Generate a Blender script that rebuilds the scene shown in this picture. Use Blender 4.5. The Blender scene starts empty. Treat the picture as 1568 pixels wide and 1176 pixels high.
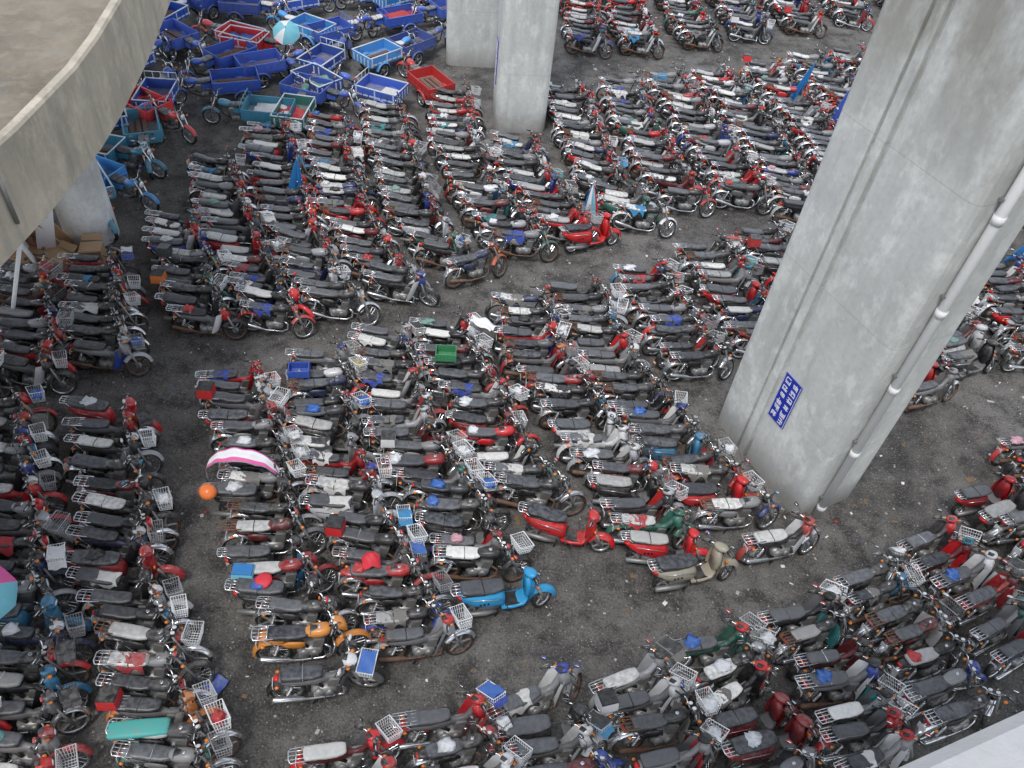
# Impound yard of motorcycles and cargo tricycles under a viaduct. All positions in metres on the ground plane.
import bpy, bmesh, math, random
from mathutils import Vector, Matrix, noise
random.seed(7)
scene=bpy.context.scene
COL=scene.collection
# ------------------------------------------------------------------ materials
class NT:
    def __init__(s,name,rough=.6,metal=0.,spec=.5):
        s.mat=bpy.data.materials.new(name); s.mat.use_nodes=True
        s.t=s.mat.node_tree; s.t.nodes.clear()
        s.out=s.n('ShaderNodeOutputMaterial'); s.b=s.n('ShaderNodeBsdfPrincipled')
        s.l(s.b.outputs[0],s.out.inputs[0])
        s.b.inputs['Roughness'].default_value=rough; s.b.inputs['Metallic'].default_value=metal
        s.b.inputs['Specular IOR Level'].default_value=spec
    def n(s,t,**k):
        x=s.t.nodes.new(t)
        for a,v in k.items(): setattr(x,a,v)
        return x
    def l(s,a,b): s.t.links.new(a,b)
    def val(s,sock,v):
        if isinstance(v,(int,float)): sock.default_value=v
        elif isinstance(v,tuple): sock.default_value=v if len(v)==len(sock.default_value) else v+(1.,)
        else: s.l(v,sock)
    def math(s,op,a,b=0.,c=None,clamp=False):
        m=s.n('ShaderNodeMath',operation=op); m.use_clamp=clamp
        s.val(m.inputs[0],a); s.val(m.inputs[1],b)
        if c is not None: s.val(m.inputs[2],c)
        return m.outputs[0]
    def mix(s,f,a,b,mode='MIX'):
        m=s.n('ShaderNodeMix',data_type='RGBA',blend_type=mode)
        s.val(m.inputs[0],f); s.val(m.inputs[6],a); s.val(m.inputs[7],b)
        return m.outputs[2]
    def coord(s,which='Object',scale=None):
        c=s.n('ShaderNodeTexCoord').outputs[which]
        if scale:
            mp=s.n('ShaderNodeMapping'); mp.inputs['Scale'].default_value=scale; s.l(c,mp.inputs[0]); c=mp.outputs[0]
        return c
    def world(s,scale=None):
        c=s.n('ShaderNodeNewGeometry').outputs['Position']
        if scale:
            mp=s.n('ShaderNodeMapping'); mp.inputs['Scale'].default_value=scale; s.l(c,mp.inputs[0]); c=mp.outputs[0]
        return c
    def noise(s,co,sc,det=4.,ro=.6):
        x=s.n('ShaderNodeTexNoise'); x.inputs['Scale'].default_value=sc; x.inputs['Detail'].default_value=det; x.inputs['Roughness'].default_value=ro
        s.l(co,x.inputs['Vector']); return x.outputs['Fac']
    def ramp(s,f,stops,interp='LINEAR'):
        r=s.n('ShaderNodeValToRGB'); r.color_ramp.interpolation=interp; e=r.color_ramp.elements
        while len(e)<len(stops): e.new(.5)
        for i,(p,c) in enumerate(stops):
            e[i].position=p; e[i].color=(c if isinstance(c,tuple) else (c,c,c))+(1.,)
        s.l(f,r.inputs[0]); return r.outputs[0]
    def bump(s,h,st,dist=.02):
        b=s.n('ShaderNodeBump'); b.inputs['Strength'].default_value=st; b.inputs['Distance'].default_value=dist
        s.l(h,b.inputs['Height']); s.l(b.outputs[0],s.b.inputs['Normal'])
    def base(s,c): s.val(s.b.inputs['Base Color'],c)
    def dust(s,c,amt=.5,col=(.25,.235,.21)):
        g=s.n('ShaderNodeNewGeometry'); sx=s.n('ShaderNodeSeparateXYZ'); s.l(g.outputs['Normal'],sx.inputs[0])
        up=s.math('MULTIPLY_ADD',sx.outputs['Z'],.7,.3,clamp=True)
        nz=s.noise(s.world(),13.,1.5); nz=s.ramp(nz,[(.36,.1),(.66,1.)])
        oi=s.n('ShaderNodeObjectInfo').outputs['Random']
        f=s.math('MULTIPLY',s.math('MULTIPLY',up,nz),s.math('MULTIPLY_ADD',oi,1.1*amt,.35*amt),clamp=True)
        return s.mix(f,c,col)
M={}
def mk(name,col,rough=.6,metal=0.,dust=.5):
    m=NT(name,rough,metal); m.base(m.dust(col,dust) if dust else col); M[name]=m.mat; return m
def oi(m,o): return m.n('ShaderNodeObjectInfo').outputs[o]
def rnd(m,mul,off):
    return m.math('FRACT',m.math('MULTIPLY_ADD',oi(m,'Random'),mul,off))
m=NT('paint',.36); m.base(m.dust(oi(m,'Color'),.46)); m.b.inputs['Coat Weight'].default_value=.2; M['paint']=m.mat
m=NT('dark_paint',.36); c=m.ramp(rnd(m,5.7,.2),[(0,(.012,.012,.015)),(.40,(.04,.04,.045)),(.55,(.02,.03,.09)),(.62,(.26,.26,.265)),(.80,(.13,.012,.016)),(.9,(.02,.02,.02))],'CONSTANT'); m.base(m.dust(c,.45)); M['dark_paint']=m.mat
m=NT('seat',.38); c=m.mix(oi(m,'Alpha'),m.mix(rnd(m,3.3,.7),(.014,.015,.018),(.085,.088,.095)),(.92,.90,.84)); m.base(m.dust(c,.48,(.205,.21,.22))); M['seat']=m.mat
mk('rubber',(.014,.014,.014),.85,0,.5)
mk('chrome',(.74,.75,.76),.22,.85,.35)
mk('steel',(.31,.31,.30),.5,.6,.5)
mk('alloy',(.32,.32,.315),.42,.4,.5)
mk('black',(.012,.012,.014),.4,0,.4)
mk('grey_plastic',(.15,.15,.155),.5,0,.5)
mk('white_plastic',(.82,.82,.81),.4,0,.3)
mk('lamp_red',(.65,.015,.01),.25,0,.2)
mk('lamp_orange',(.85,.24,.02),.3,0,.2)
mk('glass',(.78,.82,.85),.10,.2,.15)
mk('mirror',(.8,.83,.86),.06,1.,.1)
mk('rust',(.16,.075,.04),.85,.1,.5)
m=NT('basket',.4,.1); c=m.ramp(oi(m,'Random'),[(0,(.92,.93,.93)),(.5,(.64,.65,.65)),(.72,(.36,.36,.37)),(.86,(.09,.09,.09))],'CONSTANT'); m.base(m.dust(c,.15)); M['basket']=m.mat
m=NT('trim',.4); c=m.ramp(rnd(m,7.3,.1),[(0,(.58,.018,.022)),(.34,(.03,.03,.035)),(.48,(.02,.05,.30)),(.56,(.70,.70,.70)),(.74,(.5,.02,.02)),(.86,(.02,.20,.28)),(.95,(.6,.16,.03))],'CONSTANT'); m.base(m.dust(c,.35)); M['trim']=m.mat
m=NT('cloth',.8); c=m.ramp(rnd(m,13.7,.3),[(0,(.02,.06,.36)),(.18,(.03,.24,.48)),(.32,(.46,.03,.04)),(.42,(.03,.24,.24)),(.5,(.66,.65,.62)),(.68,(.03,.03,.04)),(.85,(.19,.18,.165))],'CONSTANT')
m.base(m.dust(c,.4)); M['cloth']=m.mat
m=NT('bag',.4); c=m.ramp(rnd(m,23.1,.5),[(0,(.76,.77,.78)),(.40,(.03,.03,.03)),(.60,(.50,.04,.04)),(.70,(.65,.36,.42)),(.75,(.04,.14,.46)),(.87,(.5,.42,.2)),(.91,(.2,.35,.3))],'CONSTANT'); m.base(m.dust(c,.2)); M['bag']=m.mat
m=NT('bed_paint',.45); co=m.coord(); n1=m.noise(co,5.,3.); c=m.mix(m.ramp(n1,[(.55,0.),(.72,.6)]),oi(m,'Color'),(.13,.10,.07)); m.base(m.dust(c,.35)); M['bed_paint']=m.mat
m=NT('bed_floor',.7); co=m.coord(); n1=m.noise(co,4.,3.); c=m.mix(m.ramp(n1,[(.36,.0),(.58,.9)]),oi(m,'Color'),(.24,.23,.21)); m.base(m.dust(c,.6)); M['bed_floor']=m.mat
m=NT('bed_rail',.5); c=m.mix(m.ramp(oi(m,'Random'),[(0,1.),(.6,0.)],'CONSTANT'),oi(m,'Color'),(.66,.74,.82)); m.base(m.dust(c,.3)); M['bed_rail']=m.mat
def plain(name,col,rough=.6,metal=0,dust=.3): 
    mk(name,col,rough,metal,dust); return M[name]
plain('red_gloss',(.62,.012,.015),.25,0,.3); plain('tan_gloss',(.40,.36,.27),.35,0,.45); plain('sky_gloss',(.03,.33,.62),.3,0,.3)
plain('fabric_blue',(.015,.18,.46),.7,0,.15); plain('fabric_white',(.82,.82,.82),.7,0,.15)
plain('fabric_pink',(.80,.12,.38),.6,0,.1); plain('fabric_red',(.68,.03,.05),.6,0,.1); plain('teal_vinyl',(.05,.40,.36),.5,0,.3); plain('crate_green',(.03,.27,.10),.5,0,.6)
plain('crate_blue',(.03,.10,.48),.5,0,.6); plain('helmet_orange',(.85,.2,.04),.3,0,.1); plain('helmet_black',(.02,.02,.02),.25,0,.2)
plain('fabric_sky',(.2,.55,.65),.7,0,.1); plain('cardboard',(.48,.32,.18),.85,0,.2)
# ------------------------------------------------------------------ mesh builder
class MB:
    def __init__(s): s.v=[];s.f=[];s.m=[];s.sm=[];s.mats=[];s.X=Matrix();s.bk=False
    def mi(s,n):
        if n not in s.mats: s.mats.append(n)
        return s.mats.index(n)
    def add(s,vs,fs,mat,smooth=True):
        o=len(s.v); X=s.X
        s.v+= [tuple(X@Vector(q)) for q in vs]; k=s.mi(mat)
        for f in fs: s.f.append([i+o for i in f]); s.m.append(k); s.sm.append(smooth)
    def tube(s,pts,r,mat,n=6,closed=False,cap=True):
        pts=[Vector(q) for q in pts]; N=len(pts); V=[];Fc=[];prev=None
        for i,q in enumerate(pts):
            t=(pts[(i+1)%N]-pts[i-1]) if closed else (pts[min(i+1,N-1)]-pts[max(i-1,0)])
            t.normalize()
            if prev is None: a=Vector((0,0,1)) if abs(t.z)<.9 else Vector((1,0,0)); u=t.cross(a).normalized()
            else: u=(prev-t*prev.dot(t)).normalized()
            prev=u; w=t.cross(u); rr=r[i] if isinstance(r,(list,tuple)) else r
            for k in range(n):
                a=2*math.pi*k/n; V.append(q+(u*math.cos(a)+w*math.sin(a))*rr)
        for i in range(N if closed else N-1):
            j=(i+1)%N
            for k in range(n): k2=(k+1)%n; Fc.append([i*n+k,i*n+k2,j*n+k2,j*n+k])
        if cap and not closed: Fc.append(list(range(n))[::-1]); Fc.append([(N-1)*n+k for k in range(n)])
        s.add(V,Fc,mat,n>4)
    def loft(s,secs,mat,n=12,e=2.6,axis='x',smooth=True):
        V=[];Fc=[]
        for sc in secs:
            x,zc,hy,hz=sc[:4]; yc=sc[4] if len(sc)>4 else 0.
            for k in range(n):
                a=2*math.pi*(k+.5)/n; c,q=math.cos(a),math.sin(a)
                y=yc+hy*math.copysign(abs(c)**(2/e),c); z=zc+hz*math.copysign(abs(q)**(2/e),q)
                V.append((x,y,z) if axis=='x' else ((y,x,z) if axis=='y' else (y,z,x)))
        N=len(secs)
        for i in range(N-1):
            for k in range(n): k2=(k+1)%n; Fc.append([i*n+k,i*n+k2,(i+1)*n+k2,(i+1)*n+k])
        Fc.append(list(range(n))[::-1]); Fc.append([(N-1)*n+k for k in range(n)])
        s.add(V,Fc,mat,smooth)
    def lathe(s,c,prof,mat,n=20,axis='y',closed=True,smooth=True):
        V=[];Fc=[];Np=len(prof); c=Vector(c)
        for i in range(n):
            a=2*math.pi*i/n
            for r,o in prof:
                if axis=='y': q=(r*math.cos(a),o,r*math.sin(a))
                elif axis=='x': q=(o,r*math.cos(a),r*math.sin(a))
                else: q=(r*math.cos(a),r*math.sin(a),o)
                V.append(c+Vector(q))
        for i in range(n):
            j=(i+1)%n
            for k in range(Np if closed else Np-1):
                k2=(k+1)%Np; Fc.append([i*Np+k,i*Np+k2,j*Np+k2,j*Np+k])
        s.add(V,Fc,mat,smooth)
    def disc(s,c,r,h,mat,axis='y',n=14):
        s.lathe(c,[(.001,-h),(r*.9,-h),(r,-h*.7),(r,h*.7),(r*.9,h),(.001,h)],mat,n,axis,False)
    def box(s,c,d,mat,t=1.):
        x,y,z=c;a,b,h=d[0]/2,d[1]/2,d[2]/2
        V=[(x+i*a*(t if k>0 else 1),y+j*b*(t if k>0 else 1),z+k*h) for k in (-1,1) for j in (-1,1) for i in (-1,1)]
        s.add(V,[[0,2,3,1],[4,5,7,6],[0,1,5,4],[2,6,7,3],[0,4,6,2],[1,3,7,5]],mat,False)
    def grid(s,fn,nu,nv,mat,smooth=True):
        V=[fn(i/nu,j/nv) for j in range(nv+1) for i in range(nu+1)]
        s.add(V,[[j*(nu+1)+i,j*(nu+1)+i+1,(j+1)*(nu+1)+i+1,(j+1)*(nu+1)+i] for j in range(nv) for i in range(nu)],mat,smooth)
    def blob(s,c,d,mat,nz=0.,seed=0,n=10,m=6,zmin=-1.):
        V=[];Fc=[]
        for j in range(m+1):
            ph=math.pi*j/m-math.pi/2
            for i in range(n):
                a=2*math.pi*i/n; q=Vector((math.cos(ph)*math.cos(a),math.cos(ph)*math.sin(a),max(math.sin(ph),zmin)))
                k=1+nz*noise.noise(q*1.9+Vector((seed,seed*.7,0)))*2
                V.append((c[0]+q.x*d[0]*k,c[1]+q.y*d[1]*k,c[2]+q.z*d[2]*k))
        for j in range(m):
            for i in range(n): i2=(i+1)%n; Fc.append([j*n+i,j*n+i2,(j+1)*n+i2,(j+1)*n+i])
        s.add(V,Fc,mat,True)
    def fender(s,c,R,a0,a1,w,mat,n=10,d=.05):
        def fn(u,v):
            a=math.radians(a0+(a1-a0)*u); y=(v-.5)*2; r=R-d*abs(y)**3
            return (c[0]+r*math.cos(a),c[1]+y*w,c[2]+r*math.sin(a))
        s.grid(fn,n,6,mat)
    def mesh(s,name):
        me=bpy.data.meshes.new(name); me.from_pydata(s.v,[],s.f)
        for k in s.mats: me.materials.append(M[k])
        me.polygons.foreach_set('material_index',s.m); me.polygons.foreach_set('use_smooth',s.sm); me.update()
        return me
def obj(name,me,loc=(0,0,0),rot=(0,0,0),parent=None):
    o=bpy.data.objects.new(name,me); o.location=loc; o.rotation_euler=rot
    if parent: o.parent=parent
    COL.objects.link(o); return o
# ------------------------------------------------------------------ motorcycle parts
def wheel(b,c,R=.3,w=.045,spokes=True,rust=False):
    t=.055
    b.lathe(c,[(R-t,-w*.75),(R-t*.5,-w),(R-.012,-w*.75),(R,0),(R-.012,w*.75),(R-t*.5,w),(R-t,w*.75)],'rubber',24)
    rr=R-t; b.lathe(c,[(rr+.004,-w*.6),(rr-.014,-w*.55),(rr-.022,0),(rr-.014,w*.55),(rr+.004,w*.6)],'rust' if rust else 'chrome',24,closed=False)
    b.disc(c,.065,.05,'alloy'); b.disc(c,.018,.085,'steel',n=8)
    if spokes:
        for i in range(18):
            a=2*math.pi*i/18; a2=a+(.35 if i%2 else -.35); y=.035*(1 if i%4<2 else -1)
            b.tube([(c[0]+.06*math.cos(a2),c[1]+y,c[2]+.06*math.sin(a2)),(c[0]+(rr-.01)*math.cos(a),c[1],c[2]+(rr-.01)*math.sin(a))],.0035,'chrome',3,cap=False)
    else:
        for i in range(5):
            a=2*math.pi*i/5
            b.tube([(c[0]+.05*math.cos(a),c[1],c[2]+.05*math.sin(a)),(c[0]+(rr-.01)*math.cos(a),c[1],c[2]+(rr-.01)*math.sin(a))],[.028,.018],'alloy',6,cap=False)
def basket(b,x,z,rng,L=.26,W=.2,Hh=.22,mat='basket'):
    b.bk=True
    sk=rng.uniform(-.06,.06)
    def ring(t):
        l=L*(.78+.22*t)/2*1; w=W*(.78+.22*t); xc=x+L/2; y=sk*t
        return [(xc-l,y-w,z+Hh*t),(xc+l,y-w,z+Hh*t-.02),(xc+l,y+w,z+Hh*t),(xc-l,y+w,z+Hh*t)]
    for t,r in ((0,.006),(.33,.005),(.66,.005),(1,.011)): b.tube(ring(t),r,mat,4,closed=True)
    A,B=ring(0),ring(1)
    for e in range(4):
        p0,p1=Vector(A[e]),Vector(A[(e+1)%4]); q0,q1=Vector(B[e]),Vector(B[(e+1)%4]); k=6 if e%2==0 else 8
        for i in range(k): t=i/k; b.tube([p0.lerp(p1,t),q0.lerp(q1,t)],.0046,mat,3,cap=False)
    for i in range(1,6):
        t=i/6; b.tube([Vector(A[0]).lerp(Vector(A[3]),t),Vector(A[1]).lerp(Vector(A[2]),t)],.0045,mat,3,cap=False)
    for i in range(1,5):
        t=i/5; b.tube([Vector(A[0]).lerp(Vector(A[1]),t),Vector(A[3]).lerp(Vector(A[2]),t)],.0045,mat,3,cap=False)
def engine(b,z=.36,x=0.):
    b.loft([(x-.24,z-.02,.08,.07),(x-.2,z-.02,.125,.1),(x+.02,z-.03,.14,.12),(x+.14,z-.03,.12,.1),(x+.18,z-.03,.06,.06)],'alloy',10,3)
    b.disc((x-.12,0,z-.02),.095,.155,'alloy'); b.disc((x+.05,0,z-.03),.075,.16,'steel')
    for i in range(6): 
        k=.035*i; b.box((x+.1+k*.25,0,z+.07+k),(.17,.17,.014),'steel')
    b.box((x+.12,0,z+.16),(.12,.12,.2),'alloy')
    b.tube([(x-.05,-.08,z+.1),(x-.15,-.05,z+.16),(x-.2,0,z+.2)],.03,'black',6)
def exhaust(b,side=-1,x0=.25,z0=.46,chrome='chrome',zt=.36):
    b.tube([(x0-.04,side*.05,z0),(x0+.06,side*.08,z0-.06),(x0+.05,side*.11,z0-.2),(x0-.08,side*.14,.2),(-.2,side*.16,.21),(-.32,side*.17,.24),(-.38,side*.17,.26),(-.8,side*.18,zt),(-.83,side*.18,zt+.01)],[.02,.021,.021,.021,.021,.024,.045,.05,.03],chrome,8)
def shocks(b,z1=.62):
    for y in(-.14,.14):
        b.tube([(-.6,y,.34),(-.5,y,z1)],.012,'chrome',6)
        for i in range(7):
            t=.25+i*.1; b.disc((-.6+.1*t,y,.34+(z1-.34)*t),.032,.006,'chrome','z',8)
def chain(b):
    b.box((-.35,.12,.31),(.55,.03,.10),'black',.96)
def rack(b,x0,x1,z,w,mat='chrome',bars=3):
    b.tube([(x0,-w,z),(x1+.03,-w,z+.01),(x1,-w*.6,z+.03),(x1,w*.6,z+.03),(x1+.03,w,z+.01),(x0,w,z)],.012,mat,6)
    for i in range(bars):
        y=w*(-.55+1.1*i/(bars-1)); b.tube([(x0,y,z),(x1,y,z+.03)],.009,mat,5)
    for k in(.3,.7): x=x0+(x1-x0)*k; b.tube([(x,-w,z+.008),(x,w,z+.008)],.009,mat,5)
    for y in(-w,w): b.tube([(x0*.5+x1*.5,y,z),(-.5,y*.9,z-.28)],.008,mat,5)
def seat(b,x0,x1,z,rng,step=False,w=.125):
    L=x1-x0; h=.045
    k=.04 if step else .012
    sc=[(0,k+.02,.55,.5),(.03,k+.02,.9,.95),(.12,k,1.0,1.),(.38,k*.7,1.02,1.),(.5,0,1.06,1.),(.75,-.012,1.04,1.),(.92,-.004,.86,1.),(.985,.0,.7,.8),(1.,0,.5,.4)]
    b.loft([(x0+L*t,z+dz,w*a,h*q) for t,dz,a,q in sc],'seat',14,3.4)
    b.loft([(x0+.01,z-.04,w*.85,.018),(x0+L*.5,z-.05,w*1.0,.02),(x1-.01,z-.04,w*.75,.018)],'black',10,4)
    if rng.random()<.5: 
        xs=x0+L*rng.uniform(.45,.55); b.tube([(xs,-w*1.07,z-.03),(xs,-w,z+h*.9),(xs,0,z+h+.006),(xs,w,z+h*.9),(xs,w*1.07,z-.03)],.008,'black' if rng.random()<.6 else 'chrome',4)
def draped(b,x0,x1,z,w,mat,rng,drop=.12):
    sd=rng.random()*50
    def fn(u,v):
        x=x0+(x1-x0)*u+.03*math.sin(v*7+sd); y=(v-.5)*2*(w+.02)
        dz=-drop*max(0,abs(v-.5)*2-.72)/.28*(1+.5*math.sin(u*9+sd))
        return (x,y,z+.004+dz+.008*math.sin(u*17+v*11+sd))
    b.grid(fn,10,10,mat)
def helmet(b,c,mat):
    b.blob(c,(.14,.12,.12),mat,0,0,14,8,-.45)
    b.grid(lambda u,v:(c[0]+.148*math.cos((u-.5)*1.9),c[1]+.128*math.sin((u-.5)*1.9),c[2]-.03+v*.07),6,2,'glass')
def handlebar(b,x,z,rng,wd=.33,rise=.1,mirrors=True,cover=False):
    for s_ in(-1,1):
        b.tube([(x,0,z),(x+.01,s_*.08,z),(x,s_*.14,z+rise*.7),(x-.03,s_*.2,z+rise),(x-.09,s_*wd,z+rise-.01)],.012,'chrome',6)
        b.tube([(x-.06,s_*(wd-.11),z+rise-.004),(x-.1,s_*(wd+.01),z+rise-.012)],.018,'black',7)
        b.tube([(x-.02,s_*.2,z+rise),(x+.02,s_*.24,z+rise-.005),(x-.035,s_*(wd-.01),z+rise-.015)],.006,'steel',4)
        b.box((x-.035,s_*.2,z+rise),(.05,.05,.035),'black')
        for j in range(2):
            q=rng.uniform(.0,.06)
            b.tube([(x-.02,s_*.19,z+rise),(x+.07+q,s_*.15,z+rise+.05-q),(x+.12+q*.5,s_*.06,z-.02),(x+.08,s_*.04,z-.2),(x-.05,s_*.05,z-.42)],.0055,'black',4)
        if mirrors and rng.random()<.8:
            mx,my,mz=x-.02+rng.uniform(-.03,.03),s_*(.27+rng.uniform(-.03,.05)),z+rise+.15+rng.uniform(-.03,.03)
            b.tube([(x-.03,s_*.2,z+rise),(x-.0,s_*.21,z+rise+.07),(mx,my,mz)],.0055,'black',4)
            b.loft([(mx-.012,mz,.05,.033,my),(mx+.012,mz,.056,.038,my),(mx+.028,mz,.03,.02,my)],'black' if rng.random()<.6 else 'trim',10,2.4)
            b.loft([(mx-.016,mz,.046,.030,my),(mx-.0125,mz,.048,.031,my)],'mirror',10,2.4)
def steer(b,ang,x=.42,z=.98):
    ax=Vector((-.42,0,1)).normalized(); T=Matrix.Translation((x,0,z))
    b.X=T@Matrix.Rotation(ang,4,ax)@T.inverted()
def stand(b): b.tube([(-.02,.12,.24),(-.08,.26,.015),(-.11,.27,.012)],.011,'black',5); b.tube([(0,-.22,.27),(0,.22,.27)],.012,'black',6); b.tube([(-.12,-.14,.24),(-.22,-.15,.03)],.011,'black',5); b.tube([(-.12,.14,.24),(-.22,.15,.03)],.011,'black',5)
def extras(b,rng,zs,x0,x1):
    r=rng.random()
    if r<.05: b.box((x0-.1,0,zs+.16),(.30,.32,.22),'trim',.93); b.box((x0-.1,0,zs+.283),(.29,.31,.025),'black',.95)
    elif r<.08: helmet(b,(x0-.06,.0,zs+.13),'helmet_black')
    elif r<.22: 
        a=rng.uniform(0,.25); draped(b,x0+.02+a,x1-rng.uniform(0,.25),zs+.045,.14,'cloth',rng,rng.uniform(.06,.2))
    elif r<.32: b.blob((x0+rng.uniform(.05,.4),rng.uniform(-.03,.03),zs+.06),(rng.uniform(.1,.17),.13,.055),'bag',.5,rng.random()*9,12,8)
def aprons(b,rng,x=.3,z=.55):
    sd=rng.random()*9
    b.grid(lambda u,v:(x-.12*abs(u-.5)*2+.02*math.sin(u*14+sd+v*5)+(.1*v),(u-.5)*.58,z-.22+.5*v),12,6,'cloth')
def frontbag(b,rng,x,z):
    r=rng.random()
    if r<.16: b.blob((x,rng.uniform(-.1,.1),z),(.10,.13,.09),'bag',.5,rng.random()*9,12,8)
    elif r<.26:
        sd=rng.random()*9; b.grid(lambda u,v:(x-.12+.28*u,(v-.5)*.5,z+.09-.18*(2*abs(v-.5))**2+.02*math.sin(u*9+v*13+sd)),8,10,'cloth')
STEER=[.62,.6,.5,.45,.3,.15,-.3,.62,.7]
def make_commuter(rng):
    b=MB(); rust=rng.random()<.3
    tk=rng.choice(['paint','dark_paint','dark_paint','dark_paint'])
    wheel(b,(-.62,0,.3),.3,.05,rng.random()<.65,rust)
    b.fender((-.62,0,.3),.345,35,190,.075,'paint' if rng.random()<.2 else 'chrome')
    engine(b); exhaust(b,-1,chrome='rust' if rust else 'chrome'); shocks(b,.66); chain(b)
    b.tube([(.4,0,.86),(.3,0,.6),(.22,0,.32),(.0,0,.2),(-.2,0,.22)],.02,'black',6)
    b.tube([(.4,0,.9),(0,0,.78),(-.5,0,.72)],.022,'black',6)
    b.loft([(-.07,.78,.05,.05),(-.04,.79,.085,.07),(.06,.80,.115,.085),(.18,.81,.125,.095),(.28,.82,.11,.09),(.34,.82,.07,.07),(.36,.82,.04,.04)],tk,16,2.5)
    b.disc((.17,0,.905),.032,.008,'chrome','z',12)
    if rng.random()<.4: b.grid(lambda u,v:(.02+.24*u,(v-.5)*.2,.89+.012*math.sin(u*3.1)-.05*abs(v*2-1)**2),6,6,'black')
    for s_ in(-1,1):
        b.loft([(-.42,.62,.012,.05,s_*.12),(-.34,.62,.022,.09,s_*.125),(-.18,.6,.022,.1,s_*.13),(-.08,.6,.012,.06,s_*.12)],tk,8,2.5)
    xs=-.66 if rng.random()<.5 else -.6
    seat(b,xs,.0,.80,rng,rng.random()<.3,.13)
    b.loft([(xs-.14,.77,.04,.03),(xs-.1,.77,.08,.045),(xs+.06,.74,.12,.05),(xs+.25,.70,.125,.05)],tk,10,2.6)
    b.loft([(xs-.17,.76,.04,.03),(xs-.14,.76,.06,.035),(xs-.11,.76,.06,.035)],'lamp_red',8,3)
    b.box((xs-.2,0,.6),(.01,.16,.12),'white_plastic')
    for s_ in(-1,1): b.blob((xs-.08,s_*.17,.7),(.035,.03,.025),'lamp_orange',0,0,8,5)
    if rng.random()<.8: rack(b,xs+.1,xs-.2-rng.random()*.06,.845,.13,'rust' if rng.random()<.15 else 'chrome')
    stand(b)
    steer(b,rng.choice(STEER))
    wheel(b,(.66,0,.3),.3,.042,rng.random()<.7,rust)
    b.fender((.66,0,.3),.34,20,150,.065,'paint' if rng.random()<.5 else 'chrome')
    for s_ in(-1,1):
        b.tube([(.66,s_*.095,.3),(.56,s_*.095,.58),(.42,s_*.095,.96)],[.026,.024,.019],'alloy',8)
        b.blob((.47,s_*.2,.83),(.035,.035,.03),'lamp_orange',0,0,8,5); b.tube([(.47,s_*.08,.83),(.47,s_*.18,.83)],.008,'black',4)
    b.lathe((.5,0,.86),[(.03,-.09),(.08,-.06),(.098,.0),(.1,.03),(.09,.04)],'paint' if rng.random()<.6 else 'black',14,'x',False)
    b.lathe((.5,0,.86),[(.092,.035),(.07,.055),(.001,.062)],'glass',14,'x',False)
    if rng.random()<.4: b.loft([(.40,.97,.07,.05),(.46,.97,.12,.09),(.55,.9,.12,.12),(.6,.84,.08,.08)],'paint',12,2.6)
    for s_ in(-1,1): b.disc((.42,s_*.06,1.0),.042,.03,'black','z',10); b.disc((.42,s_*.06,1.032),.036,.003,'white_plastic','z',10)
    handlebar(b,.38,1.0,rng,.33,.1)
    if rng.random()<.4: basket(b,.6,.84,rng); b.tube([(.55,.08,.9),(.62,.08,.85)],.008,'steel',4); frontbag(b,rng,.72,.98)
    b.X=Matrix()
    if rng.random()<.25:
        for s_ in(-1,1): b.tube([(.36,s_*.04,.62),(.4,s_*.2,.6),(.36,s_*.24,.45),(.26,s_*.2,.28),(.2,s_*.05,.26)],.013,'chrome',6)
    if rng.random()<.18: aprons(b,rng)
    extras(b,rng,.80,xs,-.02)
    return b
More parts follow.
